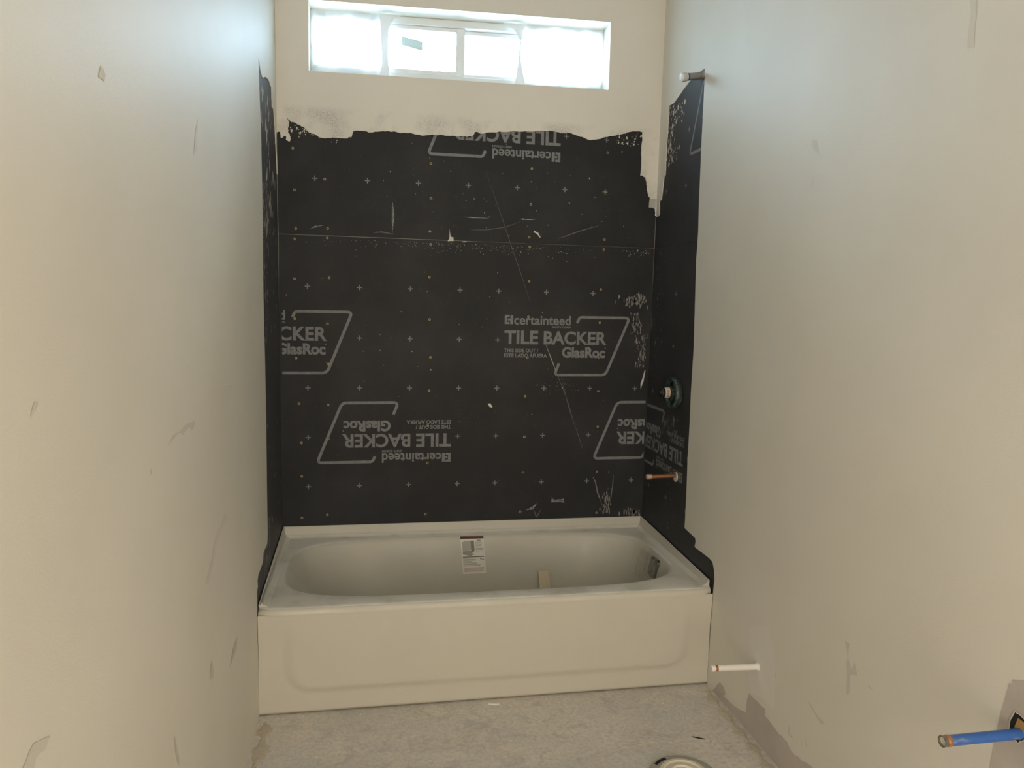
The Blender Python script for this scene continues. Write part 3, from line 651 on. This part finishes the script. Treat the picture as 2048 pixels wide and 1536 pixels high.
for k in range(len(rings)-1):
    for i in range(N): j = (i+1) % N; fs.append((k*N+i, k*N+j, (k+1)*N+j, (k+1)*N+i))
fs.append(tuple((len(rings)-1)*N+i for i in range(N)))
basin = mesh('basin', vs, fs, M_TUB, tub); autosmooth(basin, 60)
# apron: panel swells forward inside a rounded U outline
def sstep(a, b, x): t = min(max((x-a)/(b-a), 0), 1); return t*t*(3-2*t)
nx, nz = 110, 46; vs = []; fs = []
for j in range(nz+1):
    z = .0055+(.333-.0055)*j/nz
    for i in range(nx+1):
        t = i/nx; x = XF0+.0005+(XF1-XF0-.001)*t
        # signed distance inside the rounded panel
        x0p, x1p, z0p, r = .085, 1.445, .066, .085
        qx = abs(x-(x0p+x1p)/2)-(x1p-x0p)/2+r; qz = (z0p+r)-z
        d = -(min(max(qx, qz), 0)+math.hypot(max(qx, 0), max(qz, 0))-r)
        m = sstep(0, .024, d); top = sstep(.20, .33, z)
        y = -.7645 + .008*(1-m)*(1-top) + .0005
        vs.append((x, y, z))
for j in range(nz):
    for i in range(nx): a = j*(nx+1)+i; fs.append((a, a+1, a+nx+2, a+nx+1))
nb = len(vs)
vs += [(v[0], -.735, v[2]) for v in vs[:nx+1]]
for i in range(nx): fs.append((i+1, i, nb+i, nb+i+1))
apron = mesh('apron', vs, fs, M_TUB, tub, True)
# tiling flange: upstand with a cove, along the back and both ends
def flange(pa, pb, inward, za, zb_):
    b = MB(); pa, pb, n = Vector(pa), Vector(pb), Vector(inward)
    prof = [(.0, 0, 1), (.0035, 0, 1), (.005, -.002, 1), (.009, .014, 0), (.014, .006, 0), (.026, .001, 0), (.034, -.001, 0)]
    vs = []
    for P, zz in ((pa, za), (pb, zb_)):
        for o_, h, top in prof: vs.append(P+n*o_+Vector((0, 0, (zz if top else RIM)+h)))
        vs.append(P+Vector((0, 0, RIM-.02)))
    m = len(prof)+1
    b.add(vs, [(i, i+1, m+i+1, m+i) for i in range(m-1)]+[tuple(range(m))]+[tuple(reversed(range(m, 2*m)))])
    o = b.build('tiling_flange', M_TUB, tub); autosmooth(o, 50)
flange((.008, .0015, 0), (1.533, .0015, 0), (0, -1, 0), .3945, .3945)
flange((wallR(0, .35)-.0005, .0, 0), (wallR(-.73, .35)-.0035, -.735, 0), (-1, 0, 0), .3945, .372)
flange((wallL(0, .35)+.0005, .0, 0), (wallL(-.73, .35)+.0015, -.735, 0), (1, 0, 0), .3945, .360)
for x in (.35, .8, 1.25): MB().box((x, -.45, 0), (x+.06, -.3, .062)).build('support_foot', M_BLACK, tub)

# care label pasted on the inner back wall
def basin_back(x, z):
    zs = [(r[0], r[4]) for r in rings[5:]]
    for (za, ya), (zb2, yb) in zip(zs, zs[1:]):
        if zb2 <= z <= za: return ya+(yb-ya)*(za-z)/(za-zb2)
    return -.05
LZ0, LZ1 = .196, .348; LX0 = .722
def lab(u, v, d):   # u 0..1 across, v 0..1 up the label
    z = LZ0+(LZ1-LZ0)*v; x = LX0+.098*u+.010*(1-v); z += .004*u*0
    return (x, basin_back(x, z)-d-.0006, z)
def lab_poly(name, poly, d, m, parent):
    # cut into strips so that print follows the curved enamel
    V, F = [p for p in poly], [tuple(range(len(poly)))]
    bm = bmesh.new(); bm.faces.new([bm.verts.new((u, v, 0)) for u, v in V])
    for c in [k/24 for k in range(1, 24)]:
        bmesh.ops.bisect_plane(bm, geom=bm.verts[:]+bm.edges[:]+bm.faces[:], plane_co=(0, c, 0), plane_no=(0, 1, 0))
    bm.verts.index_update()
    o = mesh(name, [lab(v.co.x, v.co.y, d) for v in bm.verts], [tuple(v.index for v in f.verts) for f in bm.faces], m, parent); bm.free(); return o
label = lab_poly('care_label', [(0, 0), (1, 0), (1, 1), (0, 1)], 0, M_PAPER, tub)
label['label'] = 'white paper care label with maroon header on the inner wall'
R4 = lambda x0, x1, y0, y1: [(x0, y0), (x1, y0), (x1, y1), (x0, y1)]
lab_poly('header_band', R4(0, 1, .925, .997), .0004, M_MAROON, label)
lab_poly('label_picture', [(.05, .84), (.18, .87), (.43, .87), (.43, .63), (.06, .61)], .0004, M_PICA, label)
lab_poly('label_picture', [(.43, .87), (.57, .87), (.57, .60), (.43, .54)], .0004, M_PICC, label)
lab_poly('label_picture', [(.06, .60), (.43, .62), (.43, .46), (.06, .52)], .0004, M_PICB, label)
lab_poly('label_picture', [(.45, .50), (.50, .56), (.52, .54), (.47, .49)], .0006, M_BLACK, label)
lab_poly('text_line', R4(.70, .86, .872, .892), .0004, M_INK, label)
for k, w in enumerate((.30, .33, .29, .26, .30, .35, .33, .31, .11)): lab_poly('text_line', R4(.62, .62+w, .825-k*.033, .838-k*.033), .0004, M_INKGREY, label)
lab_poly('text_line', R4(.05, .97, .435, .457), .0004, M_INK, label)
for k, w in enumerate((.42, .55, .53, .38, .58, .60, .74, .72)): lab_poly('text_line', R4(.05, .05+w, .405-k*.028, .417-k*.028), .0004, M_INKGREY, label)
lab_poly('text_line', R4(.78, .86, .375, .41), .0004, M_INKGREY, label); lab_poly('text_line', R4(.87, .95, .355, .385), .0004, M_INKGREY, label)
for k, w in enumerate((.86, .84, .82, .84, .78)): lab_poly('text_line', R4(.08, .08+w, .155-k*.024, .163-k*.024), .0004, M_INKRED, label)

# overflow plate, still wrapped in its plastic
oc = Vector((1.447, -.402, .303)); nrm = Vector((-.97, 0, .22)).normalized()
tv = Vector((0, 1, 0)); uv = nrm.cross(tv); uv = uv if uv.z > 0 else -uv
def plate(w, h, r, d, n=6):
    pts = []
    for sx, sy, a0 in ((1, 1, 0), (-1, 1, 90), (-1, -1, 180), (1, -1, 270)):
        for k in range(n+1):
            a = math.radians(a0+90*k/n); pts.append((sx*(w-r)+r*math.cos(a), sy*(h-r)+r*math.sin(a)))
    return [oc+tv*p[0]+uv*p[1]+nrm*d for p in pts]
a, b_, c = plate(.033, .037, .012, -.006), plate(.033, .037, .012, .007), plate(.027, .031, .010, .011); n = len(a)
ov = mesh('overflow_plate', a+b_+c, [(i, (i+1) % n, n+(i+1) % n, n+i) for i in range(n)]+[(n+i, n+(i+1) % n, 2*n+(i+1) % n, 2*n+i) for i in range(n)]+[tuple(2*n+i for i in range(n))], M_CHROME, tub, label='dull chrome overflow plate'); autosmooth(ov, 40)
def wrap_sheet(name, w0, w1, h0, h1, base, seed, off):
    r = random.Random(seed); nx = nz = 30; vs = []; fs = []
    ph = [(r.uniform(20, 160), r.uniform(20, 160), r.uniform(0, 6), r.uniform(.0008, .0026)) for _ in range(14)]
    for j in range(nz+1):
        for i in range(nx+1):
            u = w0+(w1-w0)*i/nx; v = h0+(h1-h0)*j/nz
            d = off+sum(A*abs(math.sin(fu*u+fv*v+p)) for fu, fv, p, A in ph)
            edge_ = min(i, nx-i, j, nz-j)/nx
            vs.append(base+tv*(u*(1+.06*math.sin(9*v/.05+seed)))+uv*(v*(1+.05*math.sin(8*u/.05)))+nrm*(d*(.4+.6*min(1, edge_*5))))
    for j in range(nz):
        for i in range(nx): q = j*(nx+1)+i; fs.append((q, q+1, q+nx+2, q+nx+1))
    return mesh(name, vs, fs, M_WRAP, tub, True, label='crumpled clear plastic wrap round the overflow')
wrap_sheet('plastic_wrap', -.045, .048, -.045, .060, oc, 3, .012)
wrap_sheet('plastic_wrap', .00, .115, -.075, .045, oc+Vector((-.012, 0, 0)), 8, .006)

autosmooth(MB().tube((1.20, -.375, .0615), (1.20, -.375, 1), [(0, .034), (.003, .034), (.004, .028), (.001, .024)], 28).build('drain', M_CHROME, tub))

# wood scrap leaning inside the tub
ws = MB(); a = Vector((1.067, -.203, .0705)); bdir = Vector((.004, .100, .135)).normalized(); wdir = Vector((1, 0, 0)); nd = -bdir.cross(wdir)
ws.add([a+wdir*x+bdir*l+nd*q for q in (0, .006) for x, l in ((-.024, 0), (.024, 0), (.023, .162), (-.022, .160))], [(0,1,2,3),(7,6,5,4),(0,4,5,1),(1,5,6,2),(2,6,7,3),(3,7,4,0)])
tag(bevel(ws.build('wood_scrap', M_WOOD), .001), 'short pale wood offcut leaning upright inside the bathtub', 'wood scrap')

# ------------------------------------------------------------------ plumbing stubs
def pipe_thing(name, p0, p1, label, cat='pipe'):
    return empty(name, p0, label, cat)
p0, p1 = (1.549, -.4165, 2.1702), (1.46, -.4257, 2.1544)
t_ = pipe_thing('shower_pipe_stub', p0, p1, 'grey capped shower pipe stub sticking out at the top of the black board')
L = (Vector(p1)-Vector(p0)).length
autosmooth(MB().tube(p0, p1, [(0, .0125), (L*.80, .0125)]).build('pipe', M_STEEL, t_))
autosmooth(MB().tube(p0, p1, [(L*.66, .0131), (L*.73, .0131)]).build('band', M_TAPEBLUE, t_))
autosmooth(MB().tube(p0, p1, [(L*.73, .0140), (L*.80, .0158), (L*.84, .0162), (L*.845, .0150), (L*.96, .0150), (L*.965, .013)]).build('cap', M_CAP, t_))
autosmooth(MB().tube(p0, p1, [(L*.96, .0148), (L*.985, .0148), (L, .0125)]).build('cap_end', M_WHITECAP, t_))
autosmooth(MB().tube(p0, p1, [(0, .020), (L*.04, .019), (L*.10, .0128)]).build('collar', M_STEEL, t_))

vb = Vector((wallR(-.342, .988), -.342, .988)); vx = Vector((-1, 0, -.0))
t_ = empty('mixing_valve', vb, 'dark green shower mixing valve with spoked round guard on the right wall', 'valve')
def V(d): return vb+vx*d
g_ = MB().tube(V(.004), V(.03), [(0, .060), (.004, .0615), (.020, .0615), (.024, .059), (.024, .050), (.020, .048), (.004, .048), (0, .050), (0, .060)], 40, False, False).build('guard_ring', M_GREEN, t_); autosmooth(g_)
for k in range(5):
    a = math.radians(72*k+18); dr = Vector((0, math.cos(a), math.sin(a))); pr = Vector((0, -math.sin(a), math.cos(a)))
    b = MB(); P = []
    for d in (.006, .018):
        for r in (.018, .050):
            for s2 in (-.006, .006): P.append(V(d)+dr*r+pr*s2)
    b.add(P, [(0, 1, 3, 2), (4, 6, 7, 5), (0, 4, 5, 1), (2, 3, 7, 6), (0, 2, 6, 4), (1, 5, 7, 3)]); b.build('guard_spoke', M_GREEN, t_)
MB().tube(V(-.002), V(.004), [(0, .047), (.004, .047)], 32).build('back_plate', M_BLACK, t_)
autosmooth(MB().tube(V(.004), V(.06), [(0, .024), (.026, .024), (.027, .0205), (.060, .0205)]).build('body', M_GREEN, t_))
autosmooth(MB().tube(V(.036), V(.06), [(0, .0212), (.020, .0212)], 24, False, False).build('paper_band', mat('valve_label', (.62, .55, .47), .7), t_, label='cream band with red print'))
red = mat('valve_label_red', (.45, .12, .09), .7)
for k in range(5):
    a0 = math.radians(150+10*k); b = MB(); P = []
    for d in (.041, .051):
        for da in (-.05, .05): P.append(V(d)+Vector((0, math.cos(a0+da)*.0215*1, math.sin(a0+da)*.0215)))
    b.add(P, [(0, 1, 3, 2)]); b.build('red_print', red, t_, fix=False)
for k in range(4):
    a0 = math.radians(190+11*k); b = MB(); P = []
    for d in (.040, .050):
        for da in (-.05, .05): P.append(V(d)+Vector((0, math.cos(a0+da)*.0215*1, math.sin(a0+da)*.0215)))
    b.add(P, [(0, 1, 3, 2)]); b.build('red_print', red, t_, fix=False)
autosmooth(MB().tube(V(.058), V(.075), [(0, .0205), (.008, .0205), (.011, .018), (.011, .009), (.015, .008), (.015, .004)]).build('stem_cap', M_BLACK, t_))

p0, p1 = (wallR(-.372, .66), -.3718, .6626), (1.41, -.377, .6603); L = (Vector(p1)-Vector(p0)).length
t_ = pipe_thing('tub_spout_pipe', p0, p1, 'bare copper pipe stub for the tub spout below the valve')
autosmooth(MB().tube(p0, p1, [(0, .0085), (L*.88, .0085)]).build('pipe', M_COPPER, t_))
autosmooth(MB().tube(p0, p1, [(L*.84, .0090), (L*.845, .0102), (L*.985, .0102), (L, .0085)]).build('cap', M_COPPER_PALE, t_))
autosmooth(MB().tube((p0[0]-.0005, p0[1]+.001, p0[2]-.006), p1, [(-.001, .019), (.002, .018), (.003, .010)]).build('board_cutout_ring', M_CAP, t_))

p0, p1 = (wallR(-1.098, .2316), -1.098, .2316), (1.368, -1.0946, .2338); L = (Vector(p1)-Vector(p0)).length
t_ = pipe_thing('white_supply_pipe', p0, p1, 'white overpainted supply pipe stub on the right wall beside the tub')
autosmooth(MB().tube(p0, p1, [(0, .0100), (L*.86, .0096)]).build('pipe', M_WHITEPIPE, t_))
autosmooth(MB().tube(p0, p1, [(L*.86, .0088), (L*.92, .0088)]).build('copper_ring', M_COPPER, t_))
autosmooth(MB().tube(p0, p1, [(L*.915, .0098), (L*.985, .0098), (L, .0080)]).build('cap', M_WHITEPIPE, t_))
autosmooth(MB().tube(p0, p1, [(0, .0135), (.002, .0125), (.006, .0102)]).build('paint_collar', M_WHITEPIPE, t_))

p0, p1 = (wallR(-2.046, .5677), -2.046, .5677), (1.345, -2.0476, .5677); L = (Vector(p1)-Vector(p0)).length
t_ = pipe_thing('blue_supply_pipe', p0, p1, 'blue coated copper supply pipe stub poking from the patched wall')
autosmooth(MB().tube(p0, p1, [(0, .0095), (L*.94, .0095)]).build('blue_sleeve', M_BLUEPIPE, t_))
autosmooth(MB().tube(p0, p1, [(L*.90, .0098), (L*.905, .0102), (L*.95, .0102), (L*.955, .0098)]).build('copper_ring', M_COPPER, t_))
autosmooth(MB().tube(p0, p1, [(L*.95, .0094), (L*.985, .0094), (L, .0102), (L, .0084), (L*.975, .008)], cap1=False).build('cap', M_CHROME, t_))
autosmooth(MB().tube(p0, p1, [(L*.96, .0083), (L*.978, .0083)]).build('cap_inside', M_CREAMPVC, t_))

# ------------------------------------------------------------------ toilet flange in the floor
fc = Vector((1.224, -1.256, 0))
t_ = empty('toilet_flange', fc, 'cream capped toilet drain flange set in the concrete floor', 'drain flange')
Z = lambda h: (fc.x, fc.y, h)
autosmooth(MB().tube(Z(0), Z(1), [(.0005, .100), (.006, .098), (.009, .094), (.009, .070), (.0005, .070)], 48, False, False).build('flange_ring', M_GREYPVC, t_))
for k in (0,):
    a = math.radians(90*k+122); pts = []
    for da in [i*.09 for i in range(-3, 4)]: pts.append((fc.x+.089*math.cos(a+da), fc.y+.089*math.sin(a+da)))
    for da in [i*.09 for i in range(3, -4, -1)]: pts.append((fc.x+.080*math.cos(a+da), fc.y+.080*math.sin(a+da)))
    MB().slab(pts, [], mapF, -.0100, -.0085).build('bolt_slot', M_DARK, t_)
autosmooth(MB().tube(Z(0), Z(1), [(.002, .070), (.012, .070), (.016, .067), (.0165, .058), (.0125, .055), (.0125, .045), (.0155, .043), (.0155, .036), (.011, .034), (.011, .004)], 48).build('test_cap', M_CREAMPVC, t_))
MB().flat(ragged([(fc.x-.008, fc.y+.012), (fc.x+.02, fc.y+.018), (fc.x+.014, fc.y-.014), (fc.x-.016, fc.y-.008)], .004, 2, 5, True), mapF, -.0113).build('rust_stain', mat('rust', (.22, .13, .08), .9), t_, fix=False)

# ------------------------------------------------------------------ floor debris
def heap(name, path, w, h, label, seed):
    r = random.Random(seed); vs = []; fs = []; m = 7; path = ragged(path, .004, 5, seed)
    for i, (x, y) in enumerate(path):
        a = path[max(i-1, 0)]; b = path[min(i+1, len(path)-1)]; d = Vector((b[0]-a[0], b[1]-a[1])).normalized(); nn = Vector((-d.y, d.x)); ww = w*(.55+.35*math.sin(i*.21+seed)+r.uniform(-.12, .2))
        for k in range(m):
            t = k/(m-1)*2-1; hh = h*(1-t*t)*r.uniform(.5, 1.1) if 0 < k < m-1 else .0003
            vs.append((x+nn.x*t*ww, y+nn.y*t*ww, max(hh, .0003)))
    for i in range(len(path)-1):
        for k in range(m-1): a = i*m+k; fs.append((a, a+1, a+m+1, a+m))
    o = mesh(name, vs, fs, M_DUST, None, True); return tag(o, label, 'dust', kind='stuff')
heap('sawdust', [(1.503, -.80), (1.497, -.88), (1.493, -1.0), (1.492, -1.1), (1.489, -1.2), (1.486, -1.3), (1.482, -1.5), (1.476, -1.9)], .021, .004, 'sandy dust heaped along the foot of the right wall', 3)
heap('sawdust', [(.03, -.80), (.034, -.9), (.03, -1.05), (.035, -1.3)], .026, .004, 'sandy dust in the corner at the foot of the left wall', 5)
crumbs = MB(); r = random.Random(11)
def crumb(x, y, s):
    if math.hypot(x-1.224, y+1.256) < .13: return
    n = 5; a0 = r.uniform(0, 6); h = s*r.uniform(.3, .7)
    P = [(x+s*r.uniform(.5, 1)*math.cos(a0+k*2*math.pi/n), y+s*r.uniform(.5, 1)*math.sin(a0+k*2*math.pi/n), 0) for k in range(n)] + [(x, y, h)]
    crumbs.add(P, [(k, (k+1) % n, n) for k in range(n)])
for _ in range(70): crumb(r.uniform(.09, 1.43), r.uniform(-1.4, -.785), abs(r.gauss(0, .0022))+.0008)
for _ in range(45): crumb(r.uniform(.09, 1.43), -.772-abs(r.gauss(0, .006)), abs(r.gauss(0, .0022))+.001)
tag(crumbs.build('plaster_crumbs', M_PLASTER), 'tiny pale plaster crumbs strewn over the concrete floor', 'crumbs', kind='stuff')
def sliver(name, a, b, w, h, m, label, cat):
    a, b = Vector(a), Vector(b); d = (b-a).normalized(); nn = Vector((-d.y, d.x)); mid = (a+b)/2
    P = [a, mid+nn*w, b, mid-nn*w*.8]; q = MB(); q.slab([tuple(p) for p in P], [], mapF, -h, 0)
    return tag(q.build(name, m), label, cat)
sliver('wood_splinter', (1.3296, -1.0652), (1.367, -1.0845), .0035, .002, M_BLACK, 'dark splinter lying on the floor behind the toilet flange', 'splinter')
sliver('plaster_shaving', (.735, -.783), (.775, -.789), .004, .002, M_WHITECAP, 'white shaving on the floor at the middle of the tub apron', 'scrap')
